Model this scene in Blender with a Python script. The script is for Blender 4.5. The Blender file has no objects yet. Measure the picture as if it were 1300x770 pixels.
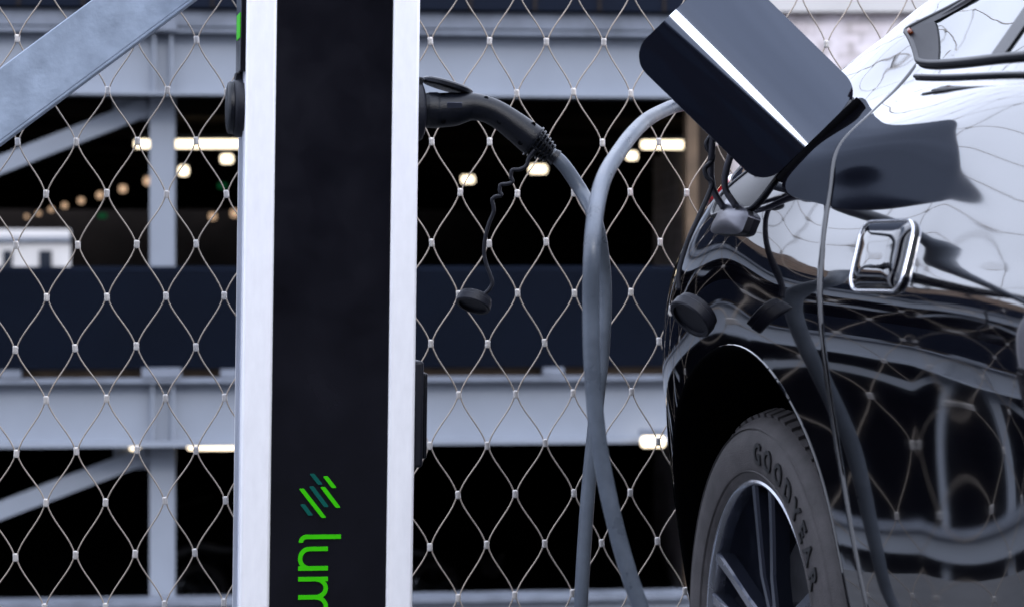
import bpy, bmesh, math, random
import numpy as np
from mathutils import Vector, Matrix
random.seed(7)
R = math.radians
scene = bpy.context.scene
col = scene.collection
F = 3069.4; CZ = 0.914; HY = 310.0; CXP = 650.0

def at(px, py, Y):
    return Vector(((px - CXP) / F * Y, Y, CZ + (HY - py) / F * Y))

# ------------------------------------------------------------------ materials
def new_mat(name):
    m = bpy.data.materials.new(name); m.use_nodes = True
    return m, m.node_tree, m.node_tree.nodes['Principled BSDF']

def mat(name, c, rough=.5, metal=0., coat=0., spec=.5, var=0., vscale=20., rvar=0., bump=0., bscale=200., coords='Object', stretch=(1, 1, 1), sheen=0.):
    m, nt, b = new_mat(name)
    b.inputs['Base Color'].default_value = (*c, 1)
    b.inputs['Roughness'].default_value = rough
    b.inputs['Metallic'].default_value = metal
    b.inputs['Coat Weight'].default_value = coat
    b.inputs['Coat Roughness'].default_value = .02
    b.inputs['Specular IOR Level'].default_value = spec
    if var or rvar or bump:
        tc = nt.nodes.new('ShaderNodeTexCoord')
        mp = nt.nodes.new('ShaderNodeMapping'); mp.inputs['Scale'].default_value = stretch
        nt.links.new(tc.outputs[coords], mp.inputs[0])
        n = nt.nodes.new('ShaderNodeTexNoise'); n.inputs['Scale'].default_value = vscale
        n.inputs['Detail'].default_value = 6; n.inputs['Roughness'].default_value = .6
        nt.links.new(mp.outputs[0], n.inputs['Vector'])
        if var:
            r = nt.nodes.new('ShaderNodeMapRange')
            r.inputs['From Min'].default_value = .3; r.inputs['From Max'].default_value = .7
            r.inputs['To Min'].default_value = 1 - var; r.inputs['To Max'].default_value = 1 + var
            nt.links.new(n.outputs['Fac'], r.inputs['Value'])
            mx = nt.nodes.new('ShaderNodeVectorMath'); mx.operation = 'SCALE'
            mx.inputs[0].default_value = c
            nt.links.new(r.outputs[0], mx.inputs['Scale'])
            nt.links.new(mx.outputs[0], b.inputs['Base Color'])
        if rvar:
            r = nt.nodes.new('ShaderNodeMapRange')
            r.inputs['From Min'].default_value = .3; r.inputs['From Max'].default_value = .7
            r.inputs['To Min'].default_value = max(0, rough - rvar); r.inputs['To Max'].default_value = rough + rvar
            nt.links.new(n.outputs['Fac'], r.inputs['Value'])
            nt.links.new(r.outputs[0], b.inputs['Roughness'])
        if bump:
            n2 = nt.nodes.new('ShaderNodeTexNoise'); n2.inputs['Scale'].default_value = bscale
            n2.inputs['Detail'].default_value = 4
            nt.links.new(mp.outputs[0], n2.inputs['Vector'])
            bp = nt.nodes.new('ShaderNodeBump'); bp.inputs['Strength'].default_value = bump
            bp.inputs['Distance'].default_value = .002
            nt.links.new(n2.outputs['Fac'], bp.inputs['Height'])
            nt.links.new(bp.outputs[0], b.inputs['Normal'])
    return m

def emit(name, c, s):
    m, nt, b = new_mat(name)
    b.inputs['Base Color'].default_value = (*c, 1)
    b.inputs['Emission Color'].default_value = (*c, 1)
    b.inputs['Emission Strength'].default_value = s
    return m

M = {}
M['paint'] = mat('black_car_paint', (.002, .002, .0035), rough=.05, coat=1.0, spec=.15)
M['flap_sheen'] = mat('flap_paint', (.0015, .002, .005), rough=.05, coat=0, spec=.85)
M['flap_sheen'].node_tree.nodes['Principled BSDF'].inputs['Specular Tint'].default_value = (.70, .80, 1.0, 1)  # tint puts the slate-blue sky reflection into the black flap paint
M['glass'] = mat('tinted_glass', (.01, .014, .014), rough=.015, coat=.3, spec=.6)
M['trim'] = mat('black_trim', (.006, .006, .008), rough=.4, spec=.25)
M['chrome'] = mat('chrome', (.75, .76, .8), rough=.08, metal=1)
M['satin'] = mat('satin_silver', (.55, .57, .62), rough=.22, metal=1, rvar=.06, vscale=60)
M['black_plastic'] = mat('black_plastic', (.0045, .0055, .009), rough=.27, spec=.28, var=.2, vscale=60, bump=.25, bscale=900)
M['soft_plastic'] = mat('soft_black_plastic', (.010, .011, .017), rough=.45, spec=.25, var=.15, vscale=50, bump=.3, bscale=700)
M['rubber'] = mat('tyre_rubber', (.046, .041, .042), rough=.66, var=.35, vscale=25, bump=.5, bscale=500)
M['letter'] = mat('moulded_letter_rubber', (.012, .012, .013), rough=.45)
M['void'] = mat('wheel_well_lining', (.0015, .0015, .002), rough=.95, var=.3, vscale=30, spec=.02)
M['cable'] = mat('grey_cable_sheath', (.085, .102, .13), rough=.33, var=.2, vscale=26, rvar=.08, bump=.25, bscale=400)
M['alu'] = mat('anodised_aluminium', (.95, .95, .98), rough=.38, metal=.1, var=.04, vscale=90, bump=.12, bscale=350, stretch=(1, 1, .25))
M['alu_side'] = mat('aluminium_edge', (.62, .66, .76), rough=.33, metal=.7, var=.05, vscale=40)
M['panel'] = mat('black_front_panel', (.0045, .0045, .0075), rough=.2, var=.5, vscale=5, rvar=.13, bump=.12, bscale=9, spec=.3)
M['green'] = mat('green_vinyl', (.04, .52, .0005), rough=.5, spec=.15, var=.03, vscale=80)
M['teal'] = mat('teal_vinyl', (.001, .085, .066), rough=.5, spec=.15, var=.03, vscale=80)
M['galv'] = mat('galvanised_steel', (.30, .36, .45), rough=.42, metal=.25, var=.14, vscale=22, rvar=.1, bump=.2, bscale=120)
M['wire'] = mat('stainless_wire', (.38, .32, .26), rough=.38, metal=.55, var=.1, vscale=60)
M['ferrule'] = mat('ferrule_metal', (.58, .55, .52), rough=.4, metal=.5, var=.12, vscale=300)
M['beam'] = mat('painted_steel', (.26, .287, .335), rough=.55, var=.07, vscale=1.3, bump=.1)
M['navyp'] = mat('navy_cladding', (.003, .0065, .0165), rough=.6, var=.12, vscale=1, spec=.12)
M['ledge'] = mat('weathered_ledge', (.17, .19, .23), rough=.7, var=.3, vscale=3)
M['dark'] = mat('deck_with_shade', (.03, .023, .019), rough=.9, var=.3, vscale=.6, spec=.2)  # near-black colour carries the gloom of the unlit interior
M['brown'] = mat('brown_timber', (.13, .085, .05), rough=.7, var=.3, vscale=4)
M['asphalt'] = mat('asphalt', (.04, .04, .042), rough=.85, var=.25, vscale=6, bump=.6, bscale=120)
M['lowground'] = mat('lower_ground', (.045, .045, .047), rough=.9, var=.3, vscale=.8)
M['white'] = mat('white_render', (.6, .58, .56), rough=.8, var=.1, vscale=.6)
M['winglass'] = mat('window_glass', (.012, .016, .025), rough=.1)
M['red'] = mat('red_lens', (.35, .008, .012), rough=.08, coat=1)
M['lamp'] = emit('lamp_tube', (1, .84, .60), 2.2)
M['lampdot'] = emit('lamp_far', (1, .66, .42), .5)
M['exit'] = emit('exit_green', (.01, .3, .1), .12)
M['steeld'] = mat('brake_steel', (.16, .16, .17), rough=.35, metal=1, var=.2, vscale=30)
M['rimdark'] = mat('dark_alloy', (.035, .04, .06), rough=.2, metal=.6, coat=.5)
M['catch'] = mat('catch_metal', (.13, .13, .155), rough=.28, metal=.9)
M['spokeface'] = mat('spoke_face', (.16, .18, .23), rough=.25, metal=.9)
M['wedge'] = mat('dark_frame_trim', (.008, .008, .011), rough=.45, spec=.12)
M['amber'] = mat('amber_spot', (.16, .035, .008), rough=.15)

def stone_mat():
    m, nt, b = new_mat('pale_stone')
    tc = nt.nodes.new('ShaderNodeTexCoord')
    br = nt.nodes.new('ShaderNodeTexBrick')
    mp = nt.nodes.new('ShaderNodeMapping'); mp.inputs['Rotation'].default_value = (R(90), 0, 0)
    nt.links.new(tc.outputs['Object'], mp.inputs[0]); nt.links.new(mp.outputs[0], br.inputs['Vector'])
    br.inputs['Color1'].default_value = (.82, .74, .76, 1); br.inputs['Color2'].default_value = (.52, .46, .46, 1)
    br.inputs['Mortar'].default_value = (.5, .45, .43, 1)
    br.inputs['Scale'].default_value = 2.2; br.inputs['Mortar Size'].default_value = .03
    n = nt.nodes.new('ShaderNodeTexNoise'); n.inputs['Scale'].default_value = 4.5; n.inputs['Detail'].default_value = 5
    nt.links.new(tc.outputs['Object'], n.inputs['Vector'])
    mx = nt.nodes.new('ShaderNodeMix'); mx.data_type = 'RGBA'; mx.blend_type = 'MIX'
    r = nt.nodes.new('ShaderNodeMapRange'); r.inputs['From Min'].default_value = .42; r.inputs['From Max'].default_value = .6
    nt.links.new(n.outputs['Fac'], r.inputs['Value'])
    nt.links.new(r.outputs[0], mx.inputs['Factor'])
    nt.links.new(br.outputs['Color'], mx.inputs['A']); mx.inputs['B'].default_value = (.86, .79, .82, 1)
    nt.links.new(mx.outputs['Result'], b.inputs['Base Color'])
    b.inputs['Roughness'].default_value = .85
    return m
M['stone'] = stone_mat()

def brick_mat():
    m, nt, b = new_mat('brown_brick')
    tc = nt.nodes.new('ShaderNodeTexCoord')
    br = nt.nodes.new('ShaderNodeTexBrick')
    mp = nt.nodes.new('ShaderNodeMapping'); mp.inputs['Rotation'].default_value = (R(90), 0, 0)
    nt.links.new(tc.outputs['Object'], mp.inputs[0]); nt.links.new(mp.outputs[0], br.inputs['Vector'])
    br.inputs['Color1'].default_value = (.24, .15, .10, 1); br.inputs['Color2'].default_value = (.15, .10, .07, 1)
    br.inputs['Mortar'].default_value = (.3, .27, .24, 1); br.inputs['Scale'].default_value = 3.
    nt.links.new(br.outputs['Color'], b.inputs['Base Color']); b.inputs['Roughness'].default_value = .9
    return m
M['brick'] = brick_mat()
M['brickdark'] = mat('dark_brick', (.05, .042, .04), rough=.9, var=.3, vscale=2)

# ------------------------------------------------------------------ mesh helpers
class MB:
    def __init__(s): s.v = []; s.f = []; s.m = []
    def add(s, vs, fs, mi=0):
        o = len(s.v); s.v += [tuple(p) for p in vs]; s.f += [tuple(i + o for i in f) for f in fs]; s.m += [mi] * len(fs)
        return s
    def box(s, c, d, rot=None, mi=0):
        x, y, z = [k / 2 for k in d]
        vs = [Vector(p) for p in ((-x,-y,-z),(x,-y,-z),(x,y,-z),(-x,y,-z),(-x,-y,z),(x,-y,z),(x,y,z),(-x,y,z))]
        if rot is not None: vs = [rot @ p for p in vs]
        vs = [p + Vector(c) for p in vs]
        return s.add(vs, [(0,3,2,1),(4,5,6,7),(0,1,5,4),(1,2,6,5),(2,3,7,6),(3,0,4,7)], mi)
    def span(s, a, b, mi=0):
        a = Vector(a); b = Vector(b)
        return s.box((a + b) / 2, [abs(k) for k in (b - a)], mi=mi)
    def tube(s, pts, r, n=10, cap=True, mi=0):
        pts = [Vector(p) for p in pts]; N = len(pts)
        rs = r if hasattr(r, '__len__') else [r] * N
        up = None; rings = []
        for i in range(N):
            t = (pts[min(i+1, N-1)] - pts[max(i-1, 0)]).normalized()
            if up is None:
                a = Vector((0, 0, 1)) if abs(t.z) < .9 else Vector((1, 0, 0))
                up = (a - t * a.dot(t)).normalized()
            else:
                up = (up - t * up.dot(t)).normalized()
            w = t.cross(up)
            rings.append([pts[i] + (up * math.cos(2*math.pi*k/n) + w * math.sin(2*math.pi*k/n)) * rs[i] for k in range(n)])
        vs = [p for rg in rings for p in rg]; fs = []
        for i in range(N - 1):
            for k in range(n):
                fs.append((i*n+k, i*n+(k+1) % n, (i+1)*n+(k+1) % n, (i+1)*n+k))
        if cap:
            fs.append(tuple(range(n))[::-1]); fs.append(tuple((N-1)*n+k for k in range(n)))
        return s.add(vs, fs, mi)
    def lathe(s, prof, n=64, M4=None, a0=0, a1=2*math.pi, mi=0):
        """prof: (radius, axial) ; axis = local y ; angle 0 = +x, 90 = +z"""
        closed = abs(a1 - a0 - 2*math.pi) < 1e-6; k = n if closed else n + 1
        vs = []
        for i in range(k):
            a = a0 + (a1 - a0) * i / n
            for (r, y) in prof: vs.append(Vector((r*math.cos(a), y, r*math.sin(a))))
        if M4 is not None: vs = [M4 @ p for p in vs]
        q = len(prof); fs = []
        for i in range(n):
            j = (i + 1) % k
            for p in range(q - 1): fs.append((i*q+p, i*q+p+1, j*q+p+1, j*q+p))
        return s.add(vs, fs, mi)
    def obj(s, name, mats, parent=None, smooth=False, bevel=0, ang=None, seg=2):
        me = bpy.data.meshes.new(name); me.from_pydata(s.v, [], s.f); me.update()
        if not isinstance(mats, (list, tuple)): mats = [mats]
        for m in mats: me.materials.append(m)
        if len(mats) > 1: me.polygons.foreach_set('material_index', s.m)
        bm = bmesh.new(); bm.from_mesh(me); bmesh.ops.recalc_face_normals(bm, faces=bm.faces); bm.to_mesh(me); bm.free()
        if smooth:
            me.shade_smooth()
            if ang: me.set_sharp_from_angle(angle=R(ang))
        o = bpy.data.objects.new(name, me); col.objects.link(o)
        if parent is not None:
            o.parent = parent
            o.matrix_parent_inverse = parent_inv(parent)
        if bevel:
            b = o.modifiers.new('bevel', 'BEVEL'); b.width = bevel; b.segments = seg; b.limit_method = 'ANGLE'; b.angle_limit = R(35)
            b.harden_normals = False
            me.shade_smooth(); me.set_sharp_from_angle(angle=R(40))
        return o

def world_of(o):
    m = o.matrix_basis.copy()
    if o.parent is not None: m = world_of(o.parent) @ o.matrix_parent_inverse @ m
    return m
def parent_inv(p): return world_of(p).inverted()

def tag(o, label=None, cat=None, group=None, kind=None):
    if label: o['label'] = label
    if cat: o['category'] = cat
    if group: o['group'] = group
    if kind: o['kind'] = kind
    return o
def empty(name, loc, **k):
    o = bpy.data.objects.new(name, None); col.objects.link(o); o.location = loc; o.empty_display_size = .1
    return tag(o, **k)

def spline(P, n=12, closed=False):
    """Catmull-Rom through points"""
    P = [Vector(p) for p in P]; out = []
    for i in range(len(P) - 1):
        p0 = P[i-1] if i > 0 else P[0] * 2 - P[1]
        p1, p2 = P[i], P[i+1]
        p3 = P[i+2] if i + 2 < len(P) else P[-1] * 2 - P[-2]
        d1 = max((p1-p0).length, 1e-6) ** .5; d2 = max((p2-p1).length, 1e-6) ** .5; d3 = max((p3-p2).length, 1e-6) ** .5
        m1 = ((p1-p0)/d1 - (p2-p0)/(d1+d2) + (p2-p1)/d2) * d2
        m2 = ((p2-p1)/d2 - (p3-p1)/(d2+d3) + (p3-p2)/d3) * d2
        for k in range(n):
            t = k / n
            out.append(p1*(2*t**3-3*t**2+1) + m1*(t**3-2*t**2+t) + p2*(-2*t**3+3*t**2) + m2*(t**3-t**2))
    out.append(P[-1]); return out

# ------------------------------------------------------------------ world, camera, sun
w = bpy.data.worlds.new('World'); scene.world = w; w.use_nodes = True
nt = w.node_tree; bg = nt.nodes['Background']
sky = nt.nodes.new('ShaderNodeTexSky'); sky.sky_type = 'NISHITA'; sky.sun_disc = False
CLO, CHI = 7.5, 15.0
SUN_EL, SUN_AZ = 34, 160
FLAP_OPEN, X_FOLD, T_LOW, T_HIGH = 74, -.024, 1, 13      # azimuth measured clockwise from +Y
sky.sun_elevation = R(SUN_EL); sky.sun_rotation = R(SUN_AZ); sky.dust_density = 4; sky.air_density = 1.0; sky.ozone_density = 2
hs = nt.nodes.new('ShaderNodeHueSaturation'); hs.inputs['Saturation'].default_value = .42
nt.links.new(sky.outputs[0], hs.inputs['Color'])
# thick cloud layer: brighter overhead than at the horizon, slightly mottled
tcw = nt.nodes.new('ShaderNodeTexCoord'); sx = nt.nodes.new('ShaderNodeSeparateXYZ'); nt.links.new(tcw.outputs['Generated'], sx.inputs[0])
mrw = nt.nodes.new('ShaderNodeMapRange'); mrw.inputs['From Min'].default_value = 0; mrw.inputs['From Max'].default_value = 1
mrw.inputs['To Min'].default_value = CLO; mrw.inputs['To Max'].default_value = CHI; nt.links.new(sx.outputs['Z'], mrw.inputs['Value'])
nzw = nt.nodes.new('ShaderNodeTexNoise'); nzw.inputs['Scale'].default_value = 2.2; nzw.inputs['Detail'].default_value = 5; nt.links.new(tcw.outputs['Generated'], nzw.inputs['Vector'])
mr2 = nt.nodes.new('ShaderNodeMapRange'); mr2.inputs['From Min'].default_value = .3; mr2.inputs['From Max'].default_value = .7
mr2.inputs['To Min'].default_value = .8; mr2.inputs['To Max'].default_value = 1.2; nt.links.new(nzw.outputs['Fac'], mr2.inputs['Value'])
mlw = nt.nodes.new('ShaderNodeMath'); mlw.operation = 'MULTIPLY'; nt.links.new(mrw.outputs[0], mlw.inputs[0]); nt.links.new(mr2.outputs[0], mlw.inputs[1])
vmw = nt.nodes.new('ShaderNodeVectorMath'); vmw.operation = 'SCALE'; vmw.inputs[0].default_value = (.84, .92, 1.14); nt.links.new(mlw.outputs[0], vmw.inputs['Scale'])
mxw = nt.nodes.new('ShaderNodeMix'); mxw.data_type = 'RGBA'; mxw.inputs['Factor'].default_value = .93
nt.links.new(hs.outputs[0], mxw.inputs['A']); nt.links.new(vmw.outputs[0], mxw.inputs['B']); nt.links.new(mxw.outputs['Result'], bg.inputs['Color'])
bg.inputs['Strength'].default_value = .15
sun = bpy.data.lights.new('sun', 'SUN'); sun.energy = .55; sun.angle = R(10); sun.color = (1, .96, .92)
so = bpy.data.objects.new('sun', sun); col.objects.link(so)
sd = Vector((math.sin(R(SUN_AZ))*math.cos(R(SUN_EL)), math.cos(R(SUN_AZ))*math.cos(R(SUN_EL)), math.sin(R(SUN_EL))))
so.rotation_euler = (-sd).to_track_quat('-Z', 'Y').to_euler()

cam = bpy.data.cameras.new('camera'); co = bpy.data.objects.new('camera', cam); col.objects.link(co)
co.location = (0, 0, CZ); co.rotation_euler = (R(90), 0, 0)
cam.lens = 85; cam.sensor_width = 36; cam.shift_y = -(385 - HY) / 1300
cam.clip_end = 800; cam.clip_start = .05
cam.dof.use_dof = True; cam.dof.focus_distance = 3.75; cam.dof.aperture_fstop = 7.0; cam.dof.aperture_blades = 0
scene.camera = co
vs = scene.view_settings; vs.view_transform = 'Standard'; vs.look = 'None'; vs.gamma = 1; vs.use_curve_mapping = False
vs.exposure = 0.6
scene.cycles.use_denoising = True

# ------------------------------------------------------------------ setting
def struct(name, mb, m, **k):
    o = mb.obj(name, m); tag(o, kind='structure', **k); return o
struct('ground', MB().add([(-400,-400,-3.5),(400,-400,-3.5),(400,500,-3.5),(-400,500,-3.5)], [(0,1,2,3)]), M['lowground'])
mb = MB(); mb.span((-60, -60, -3.49), (60, 5.6, 0)); struct('pavement', mb, M['asphalt'])

# ------------------------------------------------------------------ parking garage
GT = .10; GY = 20.0
GA = math.atan(GT); gd = Vector((math.cos(GA), math.sin(GA), 0)); gn = Vector((-math.sin(GA), math.cos(GA), 0))
garage = empty('parking_garage', (0, GY, -3.5), label='open steel parking garage with pale beams and navy cladding behind the wire fence', cat='garage')
RG = Matrix.Rotation(GA, 3, 'Z')
def gpt(px, py, back=0.):
    """point on the facade plane seen at px,py, pushed back by `back`"""
    a = (px - CXP) / F
    Y0 = GY + back / math.cos(GA)
    Y = Y0 / (1 - GT * a)
    return at(px, py, Y)
def gbox(mb, px0, py0, px1, py1, y0, y1, mi=0):
    """box on the facade spanning two pixels; y0..y1 depth range"""
    a = gpt(px0, py0, y0); b = gpt(px1, py1, y0)
    zt = CZ + (HY - py0) / F * GY; zb = CZ + (HY - py1) / F * GY
    s0 = a.dot(gd); s1 = b.dot(gd)
    c0 = a.dot(gn)
    c = gd * (s0 + s1) / 2 + gn * (c0 + (y1 - y0) / 2) + Vector((0, 0, (zt + zb) / 2))
    mb.box(c, (abs(s1 - s0), y1 - y0, abs(zt - zb)), RG, mi)
L, Rr = -3400, 882
def gpart(name, m, boxes, bevel=0):
    q = MB()
    for b in boxes: gbox(q, *b)
    return q.obj(name, m, garage, bevel=bevel)
# upper edge beam: web, flanges
gpart('beam', M['beam'], [(L, 44, Rr, 120, .12, .16)])
gpart('beam_flange', M['beam'], [(L, 119, Rr, 123, 0, .3)])
gpart('beam_flange', M['ledge'], [(L, 40, Rr, 45, -.02, .3)])
gpart('ledge', M['ledge'], [(L, 17, Rr, 37, .02, .4)])
gpart('cladding', M['navyp'], [(L, -80, Rr, 14, -.05, .02)])
for k in range(-1, 12):
    gpart('cladding_rib', M['dark'], [(-60 + k*82, -80, -57 + k*82, 14, -.07, -.05)])
# lower edge beam
gpart('beam', M['beam'], [(L, 482, Rr, 558, .12, .16)])
gpart('beam_flange', M['beam'], [(L, 557, Rr, 563, 0, .3)])
gpart('beam_flange', M['ledge'], [(L, 477, Rr, 483, -.02, .3)])
gpart('ledge', M['brown'], [(L, 467, Rr, 477, .15, .5)])
cl = gpart('cladding', M['navyp'], [(L, 338, Rr, 466, .02, .06)])
q = MB()
for k in range(1, 30): gbox(q, L, 338 + k*4.3, Rr, 339.2 + k*4.3, .005, .02)
q.obj('corrugation', M['navyp'], cl)
# lower guard beam
gpart('beam', M['beam'], [(L, 764, Rr, 806, .1, .2)])
gpart('ledge', M['ledge'], [(L, 756, Rr, 763, .0, .3)])
for k in range(-3, 6):
    x0 = 190 + k * 690 if k != 1 else 872
    if x0 > 900: continue
    gpart('column', M['beam'] if k != 1 else M['brown'], [(x0, -100, x0 + (32 if k != 1 else 14), 1000, .32, .50)])
    if k != 1:
        gpart('stiffener', M['beam'], [(x0 + 4, 45, x0 + 7, 119, .02, .12), (x0 + 26, 45, x0 + 29, 119, .02, .12)])
        gpart('stiffener', M['beam'], [(x0 + 2, 483, x0 + 5, 557, .02, .12), (x0 + 28, 483, x0 + 31, 557, .02, .12)])
        gpart('bracket', M['ledge'], [(x0 - 10, 464, x0 + 40, 476, -.04, .14)])
        gpart('bracket', M['ledge'], [(x0 - 10, 28, x0 + 34, 43, -.04, .14)])
        q = MB()   # knee brace, upper and lower
        for (ya, yb) in ((136, 218), (575, 655)):
            a = gpt(x0 - 2, ya, .42); b = gpt(x0 - 210, yb, .42)
            d = (b - a); L2 = d.length; X = d.normalized(); Yv = gn; Z = X.cross(Yv)
            q = MB(); q.box((a + b) / 2, (L2, .14, .145), Matrix((X, Yv, Z)).transposed())
            q.obj('knee_brace', M['beam'], garage)
        gpart('gusset', M['beam'], [(x0 - 46, 124, x0, 152, .4, .43)])
        gpart('gusset', M['beam'], [(x0 - 46, 564, x0, 596, .4, .43)])
        for dx in (90, 300, 500):
            gpart('bracket', M['ledge'], [(x0 + dx, 466, x0 + dx + 26, 476, -.03, .14)])
# decks and back walls
def slab(name, y0p, y1p, back0=.5, depth=78, m='dark'):
    zt = CZ + (HY - y0p)/F*GY; zb = CZ + (HY - y1p)/F*GY
    a = gpt(L, 0, back0); b = gpt(Rr, 0, back0); c = Vector((b.x + 80*.078, b.y + 78, 0)); d = gpt(L, 0, depth)
    P4 = [a, b, c, d]
    q = MB(); q.add([(p.x, p.y, zb) for p in P4] + [(p.x, p.y, zt) for p in P4], [(3,2,1,0),(4,5,6,7),(0,1,5,4),(1,2,6,5),(2,3,7,6),(3,0,4,7)])
    q.obj(name, M[m], garage)
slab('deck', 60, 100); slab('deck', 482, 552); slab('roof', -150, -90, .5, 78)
q = MB()
for k in range(14):
    gbox(q, L, 96, Rr, 116, 4 + k*5, 4.25 + k*5)
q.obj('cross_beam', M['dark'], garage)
# upper-level front wall in brick above (only mirrored in the car)
gpart('fascia', M['brick'], [(L, -150, Rr, -82, -.05, .2)])
b = gpt(Rr, 0, .5); c = Vector((b.x + 80*.078, b.y + 78, 0)); q = MB()
q.add([(b.x, b.y, -3.5), (b.x + .3, b.y, -3.5), (c.x + .3, c.y, -3.5), (c.x, c.y, -3.5), (b.x, b.y, 3.9), (b.x + .3, b.y, 3.9), (c.x + .3, c.y, 3.9), (c.x, c.y, 3.9)], [(3,2,1,0),(4,5,6,7),(0,1,5,4),(1,2,6,5),(2,3,7,6),(3,0,4,7)])
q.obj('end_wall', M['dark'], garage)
# back wall with the opening far left
q = MB()
yb = 98
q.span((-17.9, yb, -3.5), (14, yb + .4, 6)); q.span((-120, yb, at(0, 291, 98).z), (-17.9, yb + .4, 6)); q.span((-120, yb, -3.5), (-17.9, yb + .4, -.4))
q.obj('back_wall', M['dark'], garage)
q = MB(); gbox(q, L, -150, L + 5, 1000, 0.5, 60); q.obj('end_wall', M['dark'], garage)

wb = empty('white_building', (-26, 130, -3.5), label='white building with dark windows seen far through the garage at left', cat='building')
q = MB(); q.span((-60, 130, -3.5), (at(90, 300, 130).x, 140, 9)); q.obj('wall', M['white'], wb)
for (x0, x1) in ((4, 16), (50, 66), (-30, -14)):
    a = at(x0, 318, 130); b = at(x1, 360, 130); q = MB(); q.span((a.x, 129.9, b.z), (b.x, 130.05, a.z)); q.obj('window', M['winglass'], wb)
q = MB(); q.span((-60, 129.7, at(0, 306, 130).z), (at(92, 300, 130).x, 129.98, at(0, 301, 130).z)); q.obj('gutter', M['ledge'], wb)

sb = empty('stone_building', (6, 26, -3.5), label='pale rough stone building beyond the fence, above the car at top right', cat='building')
q = MB(); q.span((2.1, 26, -3.5), (16, 36, 3.4)); q.obj('wall', M['stone'], sb)
q = MB(); q.span((2.0, 25.85, 3.4), (16, 36, 3.7)); q.obj('cornice', M['white'], sb)
for i in range(4):
    q = MB(); q.span((5.5 + i*2.6, 25.93, -.8), (6.6 + i*2.6, 26.1, 1.0)); wf = q.obj('window', M['winglass'], sb)
    q = MB(); q.span((5.35 + i*2.6, 25.85, -.95), (6.75 + i*2.6, 26.02, -.81)); q.obj('sill', M['white'], wf)

ob = empty('unseen_dark_block', (0, -16, 0), label='made-up dark brick office block behind the viewer, added for its reflection in flap and panel', cat='building')  # unseen block added so the flap and front panel mirror something dark
q = MB(); q.span((-26, -26, 0), (14, -16, 11.4)); q.obj('wall', M['brickdark'], ob)
q = MB(); q.span((-26.2, -26, 11.4), (14.2, -15.8, 11.8)); q.obj('roof_edge', M['ledge'], ob)
for fl in range(4):
    for k in range(16):
        x = -25 + k*2.4; z = .9 + fl*2.7
        q = MB(); q.span((x, -16.1, z), (x + 1.3, -15.97, z + 1.6)); q.obj('window', M['winglass'], ob)
ob2 = empty('unseen_grey_block', (30, -22, 0), label='made-up long grey hall behind the viewer to the right, added for its reflection in the flap', cat='building')  # unseen hall added to give the flap a grey reflection
q = MB(); q.span((18, -34, 0), (46, -22, 7)); q.obj('wall', M['beam'], ob2)
q = MB(); q.span((17.8, -34, 7), (46.2, -21.8, 7.4)); q.obj('roof_edge', M['ledge'], ob2)
for k in range(9):
    q = MB(); q.span((19 + k*3, -22.1, 1), (20.8 + k*3, -21.95, 3)); q.obj('window', M['winglass'], ob2)

# --- ceiling lights
def lamp(px, py, z, lpx, r=.045, warm=True, rot=0., far=False, h=None, label='', group='lights under the garage ceiling', Y=None):
    Y = Y or (z - CZ) * F / (HY - py)
    c = at(px, py, Y); l = lpx / F * Y; l = max(l, 2*r)
    o = empty('ceiling_light', c + Vector((0, 0, r + .03)), label=label, cat='ceiling light', group=group)
    q = MB(); q.tube([c + Vector((-l/2, 0, 0)), c + Vector((-l/2 + r*.3, 0, 0)), c + Vector((l/2 - r*.3, 0, 0)), c + Vector((l/2, 0, 0))], [r*.6, r, r, r*.6], 10)
    q.obj('tube', M['lampdot'] if far else M['lamp'], o, smooth=True, ang=50)
    q = MB(); q.box(c + Vector((0, 0, r + .03)), (l + .04, r*1.6, .05)); q.obj('housing', M['ledge'], o)
G1 = 'bright strip lights near the garage edge'
lamp(270, 183, 2.0, 104, label='long bright strip light under the upper beam, left of the charging pillar', group=G1)
lamp(181, 183, 2.0, 20, label='short bright strip light left of the pale upper column', group=G1)
lamp(847, 184, 2.0, 66, label='bright strip light beside the car flap, above the grey cable', group=G1)
lamp(280, 564, 0, 84, Y=21.5, label='bright strip light under the lower beam, left of the charging pillar', group=G1)
lamp(172, 565, 0, 8, Y=20.1, label='small bright lamp under the lower beam at the top of the knee brace', group=G1)
lamp(829, 560, 0, 30, Y=19.95, label='bright strip light end just left of the black car bumper', group=G1)
lamp(594, 228, 2.0, 16, r=.06, label='oval warm lamp right of the pillar, left of the hanging tether', group='oval lamps deeper in the garage')
lamp(683, 215, 2.0, 22, r=.06, label='oval warm lamp just below the plug strain relief', group='oval lamps deeper in the garage')
lamp(802, 198, 2.0, 14, r=.05, label='small warm lamp peeking between cable and strip light', group='oval lamps deeper in the garage')
lamp(288, 202, 2.0, 15, r=.055, label='nearest oval lamp of the receding row, right of the upper column', group='oval lamps deeper in the garage')
lamp(233, 217, 2.0, 9, r=.07, label='second lamp of the receding row, right of the upper column edge', group='oval lamps deeper in the garage')
row = [(188,230),(156,240),(127,248),(103,255),(82,261),(65,266),(49,271),(34,275),(22,278.5),(10,282),(2,284)]
for (x, y) in row:
    lamp(x, y, 2.0, 2, r=.07, far=True, label='small round lamp in the row shrinking away to the far left', group='row of far lamps left of the column')
for (x, y) in [(92,294),(76,296),(62,298),(20,286.5),(298,271),(270,275),(245,277),(184,285),(168,287),(153,289),(113,292)]:
    lamp(x, y, 2.0, 2, r=.13, far=True, label='small round lamp in the second lower row deep in the garage', group='second row of far lamps')
lamp(141, 296, 2.0, 7, r=.2, label='brightest round lamp low in the second far row', group='second row of far lamps')
lamp(570, 688, 0, 9, Y=60, r=.11, far=True, label='dim round glow standing in for the highlight on the dark parked car, right of the pillar foot', group='dim lower level lamps')  # added glow in place of a highlight on the parked dark car
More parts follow.
